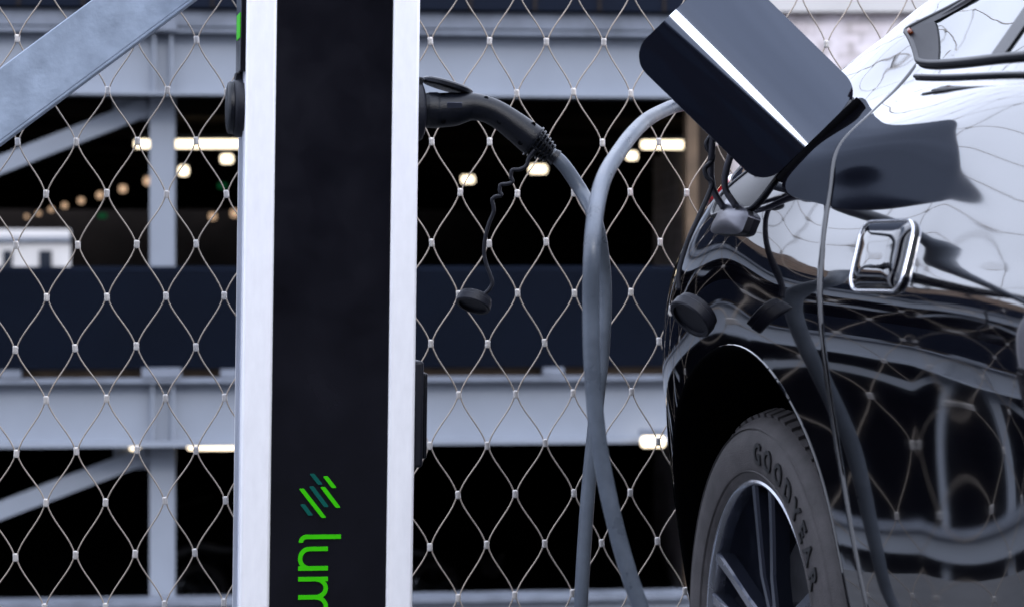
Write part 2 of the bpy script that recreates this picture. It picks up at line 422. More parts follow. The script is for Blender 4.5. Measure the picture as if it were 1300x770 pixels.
lamp(1, 300+385, 0, 4, Y=60, r=.11, far=True, label='dim round lamp at the lower left frame edge', group='dim lower level lamps')
for (x, y) in ((282, 236), (130, 274)):
    c = at(x, y, 50); o = MB(); o.box(c, (.16, .05, .1)); e = o.obj('exit_sign', M['exit']); tag(e, 'tiny green lit exit sign ' + ('right of the column' if x > 200 else 'under the far lamp row'), 'sign', 'green signs in the garage')

# ------------------------------------------------------------------ wire fence
FT = .14; FY = 4.22; FA = math.atan(FT); fd = Vector((math.cos(FA), math.sin(FA), 0))
P_ = .1009; H_ = .08775
s00 = -.5905 / math.cos(FA); z00 = 1.1796
fence = empty('wire_fence', (0, FY, 0), label='stainless steel cable mesh fence with small ferrules in front of the garage', cat='fence')
def fpt(s, z, off=0.):
    zz = z + .005 * s; ss = s + .0045 * (z - 1)
    return Vector((0, FY, 0)) + fd * ss + Vector((0, 0, zz)) + Vector((math.sin(FA), -math.cos(FA), 0)) * off
net = MB(); fer = []
_jit = {}
def JIT(i, j):
    if (i, j) not in _jit: _jit[i, j] = (random.gauss(0, .0010), random.gauss(0, .0011))
    return _jit[i, j]
for j in range(-12, 14):
    z = z00 - j * H_
    for i in range(-14, 32):
        s = s00 + (i + (.5 if j % 2 else 0)) * P_
        s += JIT(i, j)[0]; z_ = z + JIT(i, j)[1]
        fer.append((s, z_))
        if j < 13:
            for sg in (-1, 1):
                pts = []
                i2 = (i if sg > 0 else i - 1) if j % 2 == 0 else (i + 1 if sg > 0 else i)
                i2 = i2 if j % 2 else i2
                je = JIT(i2, j + 1); js = JIT(i, j)
                N = 9
                for k in range(N + 1):
                    t = k / N
                    e = .36 * t + .64 * (t * t * (3 - 2 * t))
                    x = sg * (.0016 + (P_/2 - .0032) * e)
                    pts.append(fpt(s + x + (je[0] - js[0])*e, z - H_ * t + js[1]*(1-t) + je[1]*t, .0012 * sg * math.cos(math.pi*t)))
                net.tube(pts, .0012, 6, cap=False)
net.obj('cable_net', M['wire'], fence, smooth=True)
# ferrules: crimped oval sleeves
def fer_mesh():
    q = MB(); n = 14; prof = [(.6, -.0068), (.86, -.0066), (1, -.0055), (1, -.0022), (.94, 0), (1, .0022), (1, .0055), (.86, .0066), (.6, .0068)]
    rings = []
    for (k, z) in prof:
        rings.append([(.0047*k*math.copysign(abs(math.cos(2*math.pi*a/n))**.7, math.cos(2*math.pi*a/n)), .0030*k*math.copysign(abs(math.sin(2*math.pi*a/n))**.7, math.sin(2*math.pi*a/n)), z) for a in range(n)])
    vs_ = [p for r_ in rings for p in r_]; fs = []
    for i in range(len(prof)-1):
        for k in range(n): fs.append((i*n+k, i*n+(k+1) % n, (i+1)*n+(k+1) % n, (i+1)*n+k))
    fs.append(tuple(range(n))[::-1]); fs.append(tuple((len(prof)-1)*n+k for k in range(n)))
    q.add(vs_, fs); return q
fm = fer_mesh(); fe0 = fm.obj('ferrule', M['ferrule'], fence, smooth=True, ang=50)
vis = []; rest = []
for (s, z) in fer:
    p = fpt(s, z); px = 650 + p.x / p.y * F; py = HY - (p.z - CZ) / p.y * F
    seen = -6 < px < 845 and -6 < py < 776 and not (300 < px < 532)
    if px > 845 and seen: seen = False
    # hidden by the diagonal brace
    if seen and px < 250 and (87 - .745 * px) < py < (178 - .74 * px): seen = False
    (vis if seen else rest).append((s, z))
vis.sort(key=lambda q: fpt(*q).y)
rest += vis[100:]; vis = vis[:100]
for n_, (s, z) in enumerate(vis):
    o = fe0 if n_ == 0 else fe0.copy()
    if n_: col.objects.link(o)
    o.parent = fence; o.matrix_parent_inverse = Matrix.Identity(4)
    o.location = fpt(s, z) - Vector((0, FY, 0)); o.rotation_euler = (random.uniform(-.06, .06), random.uniform(-.07, .07), FA + random.uniform(-.25, .25))
q = MB()
for (s, z) in rest:
    p = fpt(s, z); rot = Matrix.Rotation(FA, 3, 'Z')
    q.add([rot @ Vector(v) + p for v in fm.v], fm.f)
o = q.obj('ferrule_rows', M['ferrule'], fence, smooth=True, ang=50); o['kind'] = 'stuff'
# frame posts and rails of the fence, outside the picture
zlo, zhi = z00 - 13*H_, z00 + 12*H_
sL, sR = s00 - 14*P_, s00 + 31.5*P_
for s in (sL - .04, sR + .04):
    q = MB(); q.tube([fpt(s, 0), fpt(s, zhi + .06)], .03, 20); q.obj('post', M['galv'], fence, smooth=True, ang=50)
for z in (zhi + .03, zlo - .03):
    q = MB(); q.tube([fpt(sL - .04, z), fpt(sR + .04, z)], .02, 16); q.obj('rail', M['galv'], fence, smooth=True, ang=50)

# galvanised diagonal brace: angle section in front of the net
def brace():
    a = at(-420, 445, 3.95); b = at(460, -208, 4.02)   # centre line of the flat leg
    X = (b - a).normalized(); N = Vector((0, -1, 0)); N = (N - X * N.dot(X)).normalized(); Z = X.cross(N)
    if Z.z < 0: Z = -Z
    q = MB(); Lh = (b - a).length
    rot = Matrix((X, N, Z)).transposed()
    q.box((a + b) / 2, (Lh, .008, .097), rot)
    q.box((a + b) / 2 - Z * .050 - N * .008, (Lh, .022, .006), rot)
    t = empty('diagonal_brace', a, label='wide galvanised steel angle brace crossing the upper left corner before the mesh', cat='brace')
    q.obj('angle_bar', M['galv'], t, bevel=.002)
    for p in (a + X*.05, b - X*.05):
        q = MB(); q.tube([p + N*.004, p + N*.012], .014, 6); q.obj('bolt', M['satin'], t)
    q = MB(); q.span((a.x - .05, a.y + .012, 0), (a.x + .05, a.y + .1, 2.6)); q.obj('upright', M['galv'], t, bevel=.004)
    q = MB(); q.span((a.x - .05, b.y + .012, b.z - .06), (b.x + .1, b.y + .1, b.z + .06)); q.obj('head_rail', M['galv'], t, bevel=.004)
brace()

# ------------------------------------------------------------------ charging pillar
SY = 3.5; sc = SY / F
yaw = R(11.0)
pc = at(417.5, 310, SY); pc.z = 0
station = empty('charging_pillar', (pc.x, pc.y, 0), label='aluminium electric car charging pillar with black front panel and green lettering', cat='charging station')
station.rotation_euler = (0, R(.75), yaw)
# local frame: x right, y back, z up ; front face y=0
W, D, HT = 221*sc, .13, 1.75
def sobj(mb, name, m, parent=station, **k):
    o = mb.obj(name, m, None, **k); o.parent = parent; return o
def sp(px, py): # local x, z at the front plane from picture position (untilted)
    return ((px - 417.5) * sc, CZ + (HY - py) * sc)
# shift so tilt about the base keeps pixel placement: compensate
TILT = math.tan(R(.75))
def sl(px, py):
    x, z = sp(px, py); return (x - TILT * z) , z
X0 = -W/2 + 3*sc - TILT*CZ; X1 = W/2 + 3*sc - TILT*CZ
pw = 33*sc
for (a, b) in ((X0, X0 + pw + .006), (X1 - pw - .002, X1)):
    q = MB(); q.span((a, 0, .0), (b, D, HT)); sobj(q, 'side_profile', M['alu'], bevel=.0045, seg=3)
q = MB(); q.span((X0 + pw + .0062, .002, .02), (X1 - pw - .0022, .05, HT - .01)); sobj(q, 'front_panel', M['panel'], bevel=.0008)
q = MB(); q.span((X0 + .01, .06, .02), (X1 - .01, D - .01, HT - .005)); sobj(q, 'core', M['alu_side'])
q = MB(); q.span((X0 - .004, -.003, HT), (X1 + .004, D + .003, HT + .02)); sobj(q, 'top_cap', M['black_plastic'], bevel=.004)
q = MB(); q.span((X0 - .03, -.03, 0), (X1 + .03, D + .03, .012)); sobj(q, 'base_plate', M['galv'], bevel=.002)
# thin side channel strips
q = MB(); q.span((X0 - .0015, .03, .05), (X0 + .001, D - .03, HT - .05)); sobj(q, 'side_strip', M['alu_side'])
q = MB(); q.span((X1 - .001, .03, .05), (X1 + .0015, D - .03, HT - .05)); sobj(q, 'side_strip', M['alu_side'])
# status window on the left side, with green mark
q = MB(); zt = sp(0, -60)[1]; zb_ = sp(0, 93)[1]; q.span((X0 - .0075, .012, zb_), (X0 + .001, D - .03, zt)); sw = sobj(q, 'status_window', M['panel'], bevel=.002)
q = MB(); q.span((X0 - .0088, .016, sp(0, 50)[1]), (X0 - .007, .075, sp(0, 18)[1])); g = q.obj('status_mark', M['green']); g.parent = sw

# logo: bars
def ribbon(mb, pts, wd, y=-.0016, th=.0022, sq=False):
    """flat stroked polyline in the xz plane"""
    P2 = [Vector((p[0], p[1])) for p in pts]; n = len(P2); Lf = []; Rt = []
    for i in range(n):
        a = P2[i] - P2[i-1] if i else P2[1] - P2[0]
        b = P2[i+1] - P2[i] if i < n-1 else a
        a = a.normalized(); b = b.normalized(); t = (a + b).normalized(); nn = Vector((-t.y, t.x))
        k = 1 / max(.5, nn.dot(Vector((-b.y, b.x))))
        Lf.append(P2[i] + nn * wd/2 * k); Rt.append(P2[i] - nn * wd/2 * k)
    vsx = [(p.x, y, p.y) for p in Lf + Rt] + [(p.x, y + th, p.y) for p in Lf + Rt]
    fs = []
    for i in range(n-1):
        fs.append((i, i+1, n+i+1, n+i)); fs.append((2*n+i, 3*n+i, 3*n+i+1, 2*n+i+1))
        fs.append((i, 2*n+i, 2*n+i+1, i+1)); fs.append((n+i, n+i+1, 3*n+i+1, 3*n+i))
    fs.append((0, n, 3*n, 2*n)); fs.append((n-1, 3*n-1, 4*n-1, 2*n-1))
    mb.add(vsx, fs)
def zp(zx, zy):  # coordinates of the enlarged crop -> local
    return sl(360 + zx/4.055, 580 + zy/4.055)
def bar(c, m):
    (ax, ay), (bx, by) = c
    a = Vector(zp(ax, ay)); b = Vector(zp(bx, by)); h = 12.5/4.055*sc
    # parallelogram with level ends and softened corners
    pts = [a + Vector((-h*1.05, 0)), a + Vector((h*1.05, 0)), b + Vector((h*1.05, 0)), b + Vector((-h*1.05, 0))]
    out = []
    for i in range(4):
        p0, p1, p2 = pts[i-1], pts[i], pts[(i+1) % 4]
        e0 = (p0-p1).normalized(); e1 = (p2-p1).normalized(); r = h*.8 if i in (0, 2) else h*.35
        A = p1 + e0*r; B = p1 + e1*r
        for k in range(6):
            t = k/5; out.append(A*(1-t)**2 + p1*2*t*(1-t) + B*t*t)
    q = MB(); n = len(out)
    q.add([(p.x, -.0006, p.y) for p in out] + [(p.x, .0022, p.y) for p in out], [tuple(range(n)), tuple(range(2*n-1, n-1, -1))] + [(i, (i+1) % n, n+(i+1) % n, n+i) for i in range(n)])
    sobj(q, 'logo_bar', m)
for c in (((215,97),(261,157)), ((201,152),(282,259)), ((91,160),(208,310))): bar(c, M['green'])
for c in (((146,84),(190,140)), ((142,148),(222,255)), ((97,240),(140,298))): bar(c, M['teal'])
sw_ = 22/4.055*sc
def arc(cx, cy, rx, ry, a0, a1, n=14):
    return [(cx + rx*math.cos(R(a0 + (a1-a0)*k/n)), cy + ry*math.sin(R(a0 + (a1-a0)*k/n))) for k in range(n+1)]
def letter(strokes):
    q = MB()
    for i, st in enumerate(strokes):
        ribbon(q, [zp(*p) for p in st], sw_, y=-.0006 - .0002*i, th=.0028)
    sobj(q, 'lettering', M['green'])
# coordinates in the crop: x right, y down; the word reads downwards
letter([[(295, 408)] + [(120, 408)] + arc(118, 437, 29, 29, -90, -180)[0:]])
letter([[(228, 470), (135, 470)] + arc(133, 520, 48, 50, -90, -270)[1:] + [(140, 570)], [(228, 570), (75, 570)]])
letter([[(75, 625), (228, 625)], [(75, 718), (165, 718)] + arc(165, 672, 52, 46, 90, -90)[1:], [(75, 811), (165, 811)] + arc(165, 765, 52, 46, 90, -90)[1:] ])
# side sockets
def socket(sidex, sgn, open_lid):
    zc = sp(0, 137)[1]; yc = .055
    s = empty('socket', (0, 0, 0)); s.parent = station
    M4 = Matrix.Translation((sidex, yc, zc)) @ Matrix.Rotation(-sgn*math.pi/2, 4, 'Z')
    # axis local y -> outward
    q = MB(); q.lathe([(0, -.002), (.043, -.002), (.043, .009), (.041, .0125), (.036, .0145), (.031, .0145), (.029, .004), (0, .004)], 48, M4)
    sobj(q, 'flange', M['soft_plastic'], s, smooth=True, ang=40)
    q = MB(); q.box((sidex + sgn*.006, yc, zc + .044), (.012, .03, .014)); sobj(q, 'lid_hinge', M['black_plastic'], s, bevel=.002)
    lm = MB()
    prof = [(0, -.004), (.036, -.004), (.0385, -.002), (.0385, .003), (.036, .0055), (.03, .007), (0, .0075)]
    if open_lid:
        T = Matrix.Translation((sidex + sgn*.016, yc, zc + .048)) @ Matrix.Rotation(R(15)*sgn, 4, 'Y') @ Matrix.Translation((sgn*.036, 0, .0)) @ Matrix.Rotation(math.pi/2, 4, 'X')
        lm.lathe(prof, 40, T)
        lm.box((sidex + sgn*.082, yc, zc + .0275), (.02, .02, .006), Matrix.Rotation(R(10)*sgn, 3, 'Y'))
    else:
        lm.lathe(prof, 40, Matrix.Translation((sidex + sgn*.0165, yc, zc)) @ Matrix.Rotation(-sgn*math.pi/2, 4, 'Z'))
    sobj(lm, 'lid', M['black_plastic'], s, smooth=True, ang=40)
    return s
socket(X1, 1, True); socket(X0, -1, False)
# rounded control housing low on the right side
z1 = sp(0, 458)[1]; z0 = sp(0, 595)[1]
q = MB(); q.span((X1, .015, z0), (X1 + .015, .105, z1)); hs_ = sobj(q, 'reader_housing', M['soft_plastic'], bevel=.005, seg=3)
q = MB(); q.span((X1 + .0145, .024, z0 + .012), (X1 + .022, .097, z1 - .018)); q2 = q.obj('reader_face', M['black_plastic'], bevel=.003); q2.parent = hs_

# ------------------------------------------------------------------ charging cable with two plugs
PD = 3.57
cabt = empty('charging_cable', at(700, 195, PD), label='grey charging cable hanging from the pillar socket to the car flap', cat='cable')
def plug_profile():
    # (x, z, radius) in metres, x along the plug from the mating face; z vertical offset
    k = SY / F / 4.53
    L_ = [(70,318,94),(105,318,100),(112,318,102),(160,318,103),(168,318,99),(250,312,97),(300,303,88),(350,296,80),(400,301,77),(450,314,76),(500,337,77),(550,368,79),(600,404,83),(650,442,87),(700,482,90),(712,492,88)]
    return [((x-65)*k, (318-y)*k, r*k) for (x, y, r) in L_]
def make_plug(name, Mx, with_tether, label=None):
    pr = plug_profile()
    pts = spline([Vector((x, 0, z)) for (x, z, r) in pr], 4)
    rr = spline([Vector((r, 0, 0)) for (x, z, r) in pr], 4)
    q = MB(); q.tube(pts, [v.x for v in rr], 32)
    # flatten slightly across
    q.v = [(v[0], v[1]*.92, v[2]) for v in q.v]
    q.v = [tuple(Mx @ Vector(v)) for v in q.v]
    p = q.obj(name, M['black_plastic'], cabt, smooth=True, ang=45)
    if label: p['label'] = label
    k = SY / F / 4.53
    d = Vector((.80, 0, -.60)).normalized()
    e = Vector(((708-65)*k, 0, (318-488)*k))
    # ribbed strain relief
    q = MB(); P2 = []; R2 = []
    n = 6; Ls = 135*k
    for i in range(n):
        r0 = (90 - i*7.0)*k; t0 = Ls*i/n
        for (dt, rk) in ((0, .78), (.0006, 1.1), (Ls/n*.45, 1.08), (Ls/n*.5, .74), (Ls/n*.98, .72)):
            P2.append(e + d*(t0 + dt)); R2.append(r0*rk)
    P2.append(e + d*(Ls + .008)); R2.append(.0128)
    q.tube(P2, R2, 28); 
    # bars bridging the ribs
    for a in range(8):
        an = a*math.pi/4 + .3
        up = Vector((.6, 0, .8)); sd_ = Vector((0, 1, 0))
        o1 = up*math.cos(an) + sd_*math.sin(an)
        q.tube([e + d*.002 + o1*(80*k), e + d*(Ls*.93) + o1*(44*k)], .0022, 6)
    q.v = [tuple(Mx @ Vector(v)) for v in q.v]
    q.obj('strain_relief', M['black_plastic'], p, smooth=True, ang=40)
    # screws
    for (sx, sy) in ((435,252),(705,398),(510,382),(632,503),(190,385),(190,236)):
        q = MB(); c = Vector(((sx-65)*k, 0, (318-sy)*k))
        cz = min(pr, key=lambda t: abs(t[0]-c.x)); yy = -.92*math.sqrt(max(1e-6, cz[2]**2 - (c.z - cz[1])**2))
        if yy > -.008: yy = -.012
        q.lathe([(.0036, -.003), (.0036, .0014), (.0026, .0016), (.0022, -.0005), (0, -.0005)], 16, Mx @ Matrix.Translation(Vector((c.x, yy, c.z))) @ Matrix.Rotation(math.pi, 4, 'X'))
        q.obj('screw', M['void'], p, smooth=True, ang=40)
    q = MB(); q.box((.047, -.0213, .006), (.022, .003, .009)); q.v = [tuple(Mx @ Vector(v)) for v in q.v]
    q.obj('latch_window', M['rimdark'], p, bevel=.0008)
    return p, Mx @ (e + d*(Ls + .004)), (Mx.to_3x3() @ d)
ZP = Vector(at(534, 140, PD))
MA = Matrix.Translation(ZP) @ Matrix.Rotation(R(6), 4, 'Z') @ Matrix.Scale(1.03, 4)
plugA, endA, dirA = make_plug('plug', MA, True, 'plug seated in the pillar socket')

def cap_at(c, axis, rad, thick, parent):
    q = MB(); zax = Vector((0, 1, 0)); rot = zax.rotation_difference(axis).to_matrix().to_4x4()
    T = Matrix.Translation(c) @ rot; h = thick/2
    q.lathe([(0, -h), (rad*.86, -h), (rad*.93, -h + .001), (rad*.95, -h*.3), (rad, -h*.2), (rad, h*.82), (rad*.95, h), (rad*.8, h), (rad*.78, h - .004), (0, h - .004)], 48, T)
    return q.obj('cap', M['soft_plastic'], parent, smooth=True, ang=35)
def wiggle(pxs, Y0, Y1, r, parent):
    n = len(pxs); P = [at(x, y, Y0 + (Y1-Y0)*i/(n-1)) for i, (x, y) in enumerate(pxs)]
    q = MB(); q.tube(spline(P, 6), r, 10); return q.obj('tether', M['soft_plastic'], parent, smooth=True)
zt3 = lambda x, y: (530 + x/2.141, 60 + y/2.139)
wiggle([zt3(*p) for p in ((318,278),(302,303),(296,322),(278,332),(258,334),(254,350),(258,366),(240,372),(226,374),(224,392),(228,402),(212,406),(203,414),(206,430),(207,446),(194,480),(184,520),(181,560),(188,592),(197,616),(203,640),(196,656),(180,672))], PD, PD, .0028, plugA)
capA = cap_at(at(602, 382, PD), Vector((-.28, -.42, -.86)).normalized(), .0262, .018, plugA)

# ------------------------------------------------------------------ the car
AL = R(13.5)
PW = Vector((.343, 3.45, 0))
dV = Vector((math.sin(AL), -math.cos(AL), 0)); nV = Vector((-math.cos(AL), -math.sin(AL), 0))
WZ = .335
def CW(u, v, z): return PW + dV*u + nV*v + Vector((0, 0, z))
ST = {
 -.72: [(-.10,.26),(-.05,.32),(-.02,.45),(.0,.62),(.0,.75),(-.03,.86),(-.07,.93),(-.10,.98),(-.14,1.01),(-.20,1.03),(-.30,1.045),(-.45,1.06),(-.65,1.07),(-.9,1.07)],
 -.55: [(-.08,.24),(-.03,.31),(.005,.45),(.02,.62),(.02,.75),(-.005,.87),(-.05,.955),(-.085,1.01),(-.13,1.05),(-.19,1.08),(-.28,1.105),(-.42,1.12),(-.65,1.13),(-.9,1.13)],
 -.35: [(-.08,.22),(-.03,.29),(.002,.45),(.026,.62),(.036,.75),(.020,.87),(-.030,.965),(-.078,1.02),(-.125,1.07),(-.185,1.125),(-.26,1.165),(-.38,1.20),(-.62,1.215),(-.9,1.22)],
 0.0:  [(-.08,.20),(-.035,.27),(-.004,.45),(.018,.62),(.036,.80),(.036,.90),(.010,.985),(-.05,1.04),(-.11,1.095),(-.165,1.165),(-.225,1.228),(-.32,1.29),(-.6,1.34),(-.9,1.35)],
 .22:  [(-.08,.20),(-.03,.27),(.008,.45),(.025,.63),(.042,.81),(.030,.905),(-.002,.985),(-.035,1.045),(-.095,1.095),(-.155,1.145),(-.235,1.245),(-.34,1.335),(-.6,1.40),(-.9,1.41)],
 .74:  [(-.06,.20),(.0,.27),(.047,.45),(.061,.66),(.070,.825),(.047,.91),(.018,.985),(-.014,1.05),(-.042,1.092),(-.072,1.112),(-.20,1.29),(-.33,1.40),(-.6,1.46),(-.9,1.47)],
 1.4:  [(-.01,.20),(.05,.27),(.098,.45),(.117,.66),(.120,.81),(.096,.89),(.062,.96),(.028,1.01),(-.008,1.05),(-.065,1.07),(-.20,1.28),(-.33,1.40),(-.6,1.47),(-.9,1.48)],
 2.0:  [(-.05,.20),(.0,.27),(.012,.45),(.018,.62),(.036,.77),(.034,.85),(.022,.92),(-.008,.97),(-.04,1.00),(-.08,1.03),(-.22,1.19),(-.36,1.28),(-.6,1.34),(-.9,1.35)],
 2.5:  [(-.05,.20),(.0,.27),(.015,.45),(.022,.62),(.036,.75),(.03,.82),(.01,.875),(-.03,.91),(-.09,.935),(-.18,.955),(-.3,.985),(-.42,1.01),(-.62,1.03),(-.9,1.04)],
 3.1:  [(-.06,.20),(-.01,.27),(.01,.42),(.015,.55),(.015,.66),(-.005,.73),(-.03,.775),(-.07,.80),(-.12,.82),(-.2,.84),(-.3,.86),(-.42,.875),(-.62,.89),(-.9,.90)],
 3.6:  [(-.12,.22),(-.06,.28),(-.04,.4),(-.03,.5),(-.03,.57),(-.05,.62),(-.08,.65),(-.12,.665),(-.18,.68),(-.25,.69),(-.35,.70),(-.45,.71),(-.65,.715),(-.9,.72)],
}
SU = sorted(ST); NT = 14
SA = np.array([ST[u] for u in SU], float)
def hermite(xs, ys, x):
    """non-uniform Catmull-Rom, ys [n,...]"""
    n = len(xs); i = int(np.clip(np.searchsorted(xs, x) - 1, 0, n-2))
    h = xs[i+1] - xs[i]; t = (x - xs[i]) / h
    def slope(j):
        if j == 0: return (ys[1]-ys[0])/(xs[1]-xs[0])
        if j == n-1: return (ys[-1]-ys[-2])/(xs[-1]-xs[-2])
        a = (ys[j]-ys[j-1])/(xs[j]-xs[j-1]); b = (ys[j+1]-ys[j])/(xs[j+1]-xs[j])
        ha = xs[j]-xs[j-1]; hb = xs[j+1]-xs[j]
        return (a*hb + b*ha)/(ha+hb)
    m0, m1 = slope(i)*h, slope(i+1)*h
    return ys[i]*(2*t**3-3*t**2+1) + m0*(t**3-2*t**2+t) + ys[i+1]*(-2*t**3+3*t**2) + m1*(t**3-t**2)
TX = list(range(NT))
U0, U1 = -.72, 3.62
_cache = {}
def prof(u):
    k = round(u, 5)
    if k not in _cache: _cache[k] = hermite(SU, SA, u)
    return _cache[k]
def vz(u, t):
    u = min(max(u, U0), U1)
    v, z = hermite(TX, prof(u), t)
    if u < -.1: x = (-.1 - u)/(-.1 - U0); k = max(0., 1 - x**3.6)**(1/3.2)
    elif u > 2.9: x = (u-2.9)/(U1-2.9); k = max(0., 1 - x**3)**(1/2.6)
    else: k = 1
    return -.9 + (v + .9)*k, z
def S(u, t, off=0.):
    v, z = vz(u, t); p = CW(u, v, z)
    if off: p = p + SN(u, t)*off
    return p
def SN(u, t):
    e = 1e-3
    a = Vector(CW(u+e, *vz(u+e, t))) - Vector(CW(u-e, *vz(u-e, t))); b = CW(u, *vz(u, t+.02)) - CW(u, *vz(u, t-.02))
    n = a.cross(b).normalized()
    out = nV + Vector((0, 0, .6))
    return n if n.dot(out) > 0 else -n
GAP_T = [0,1,2,3,4,5,6,7,8,9,13]; GAP_U = [.66,.60,.525,.44,.405,.36,.30,.255,.225,.2,.2]
def gap1(t): return float(hermite(GAP_T, np.array(GAP_U), t))
def uw(us, t):   # warp so that the grid line us=.4 follows the door gap
    w_ = max(0., 1 - ((us-.4)/.55)**2)**2
    return us + (gap1(t) - .4)*w_
fine = [-.014,-.010,-.0075,-.006,-.0048,-.0038,-.003,-.0022,-.0014,-.0007,0,.0007,.0014,.0022,.003,.0038,.0048,.006,.0075,.010,.014]
us = set()
def rng(a, b, st): return [a + (b-a)*i/max(1, round((b-a)/st)) for i in range(max(1, round((b-a)/st)) + 1)]
for v in rng(-.716, -.62, .006): us.add(v)
us.add(-.7195); us.add(-.7199)
for v in rng(-.62, .386, .0125): us.add(v)
for v in rng(.414, .95, .0125): us.add(v)
for v in rng(.95, 1.336, .03): us.add(v)
for v in rng(1.364, 2.3, .04): us.add(v)
for v in rng(2.3, 3.2, .025): us.add(v)
for v in rng(3.2, 3.6, .025): us.add(v)
for v in (3.61, 3.616, 3.6195): us.add(v)
for f_ in fine: us.add(.4 + f_); us.add(1.35 + f_)
us = sorted(us); us = [a for i, a in enumerate(us) if i == 0 or a - us[i-1] > 1e-4]
ts = sorted(set([round(x, 4) for x in rng(0, 1, .25) + rng(1, 9, .085) + rng(9, 13, .14)]))
def groove(us_, t):
    k = 0.
    for g0 in (.4, 1.35):
        dl = abs(us_ - g0)
        if dl < .02:
            k = max(k, .0105*math.exp(-(dl/.0036)**2))
    return k if t < 9.05 else 0.
car = empty('electric_car', (PW.x, PW.y, 0), label='glossy black electric car parked at the right with its charging flap open', cat='car')
ARCH = .438
arches = [(.022, WZ), (2.772, WZ)]
def build_body():
    n_t = len(ts)
    V = {}; Q = MB(); D1 = MB(); D2 = MB()
    P = [[None]*n_t for _ in us]; UZ = [[None]*n_t for _ in us]
    for i, a in enumerate(us):
        for j, t in enumerate(ts):
            u = uw(a, t); v, z = vz(u, t)
            P[i][j] = [u, v, z, groove(a, t), t]
    # remove arch faces, then snap boundary vertices
    keep = {}
    for i in range(len(us)-1):
        for j in range(n_t-1):
            c = [P[i][j], P[i+1][j], P[i+1][j+1], P[i][j+1]]
            uc = sum(p[0] for p in c)/4; zc = sum(p[2] for p in c)/4
            ins = any(math.hypot(uc-a, zc-b) < ARCH for (a, b) in arches) and ts[j] < 6
            keep[i, j] = not ins
    bnd = set()
    for (i, j), k in keep.items():
        if k: continue
        for (a, b) in ((i,j),(i+1,j),(i+1,j+1),(i,j+1)):
            for (p, q) in ((a-1,b-1),(a,b-1),(a-1,b),(a,b)):
                if keep.get((p, q), False): bnd.add((a, b))
    for (a, b) in bnd:
        p = P[a][b]
        for (cu, cz) in arches:
            r = math.hypot(p[0]-cu, p[2]-cz)
            if abs(r - ARCH) < .05 and r > 0:
                nu = cu + (p[0]-cu)*ARCH/r; nz = cz + (p[2]-cz)*ARCH/r
                # find t giving z at nu
                lo, hi = 0., 6.5
                for _ in range(24):
                    m_ = (lo+hi)/2
                    if vz(nu, m_)[1] < nz: lo = m_
                    else: hi = m_
                vv, zz = vz(nu, lo); P[a][b] = [nu, vv, zz, 0, lo]
    ids = [{}, {}, {}]; mbs = [Q, D1, D2]
    vl = [[], [], []]
    def vid(w_, i, j):
        if (i, j) not in ids[w_]:
            ids[w_][i, j] = len(vl[w_]); p = P[i][j]
            pos = CW(p[0], p[1], p[2])
            if p[3]: pos = pos - SN(p[0], p[4])*p[3]
            vl[w_].append(pos)
        return ids[w_][i, j]
    fl = [[], [], []]
    for (i, j), k in keep.items():
        if not k: continue
        um = (us[i]+us[i+1])/2; tm = (ts[j]+ts[j+1])/2
        w_ = 0
        if .4 < um < 1.35 and .9 < tm < 9.0: w_ = 1
        elif 1.35 < um < 2.27 and .9 < tm < 9.0: w_ = 2
        fl[w_].append((vid(w_, i, j), vid(w_, i+1, j), vid(w_, i+1, j+1), vid(w_, i, j+1)))
    # mirror to the far side for the body shell
    out = []
    for w_ in range(3):
        vs_ = vl[w_]; m_ = len(vs_)
        mir = []
        for p in vs_:
            rel = (p - PW); vv = rel.dot(nV); mir.append(p + nV*(2*(-.9 - vv)))
        q = MB(); q.add(vs_, fl[w_])
        q2 = MB(); q2.add(mir, fl[w_])
        if w_ == 0:
            q.add(mir, fl[w_]); 
        out.append((q, q2))
    return out
(qb, _), (qd, qdm), (qf, qfm) = build_body()
body = qb.obj('body', M['paint'], car, smooth=True)
bm = bmesh.new(); bm.from_mesh(body.data); bmesh.ops.remove_doubles(bm, verts=bm.verts, dist=1e-5); bmesh.ops.recalc_face_normals(bm, faces=bm.faces); bm.to_mesh(body.data); bm.free(); body.data.shade_smooth()
door = qd.obj('rear_door', M['paint'], car, smooth=True); qdm.obj('rear_door', M['paint'], car, smooth=True)
qf.obj('front_door', M['paint'], car, smooth=True); qfm.obj('front_door', M['paint'], car, smooth=True)

def patch(poly, off, name, m, parent, rings=10, thick=0., xf=None, dome=0., pw=2.2):
    """polygon in (u,t) space, laid on the car surface"""
    cu = sum(p[0] for p in poly)/len(poly); ct = sum(p[1] for p in poly)/len(poly)
    q = MB(); vs_ = []; n = len(poly)
    for r in range(rings, 0, -1):
        k = r / rings
        for (a, b) in poly:
            u = cu + (a-cu)*k; t = ct + (b-ct)*k
            o = off + dome*(1 - k**pw)
            vs_.append(S(u, t, o))
    vs_.append(S(cu, ct, off + dome))
    fs = []
    for r in range(rings-1):
        for i in range(n): fs.append((r*n+i, r*n+(i+1) % n, (r+1)*n+(i+1) % n, (r+1)*n+i))
    for i in range(n): fs.append(((rings-1)*n+i, (rings-1)*n+(i+1) % n, rings*n))
    if thick:
        b0 = len(vs_)
        for (a, b) in poly: vs_.append(S(a, b, off - thick))
        for i in range(n): fs.append((i, b0+i, b0+(i+1) % n, (i+1) % n))
        fs.append(tuple(b0+i for i in range(n)))
    if xf: vs_ = [xf @ p for p in vs_]
    q.add(vs_, fs); o = q.obj(name, m, parent, smooth=True, ang=50)
    return o
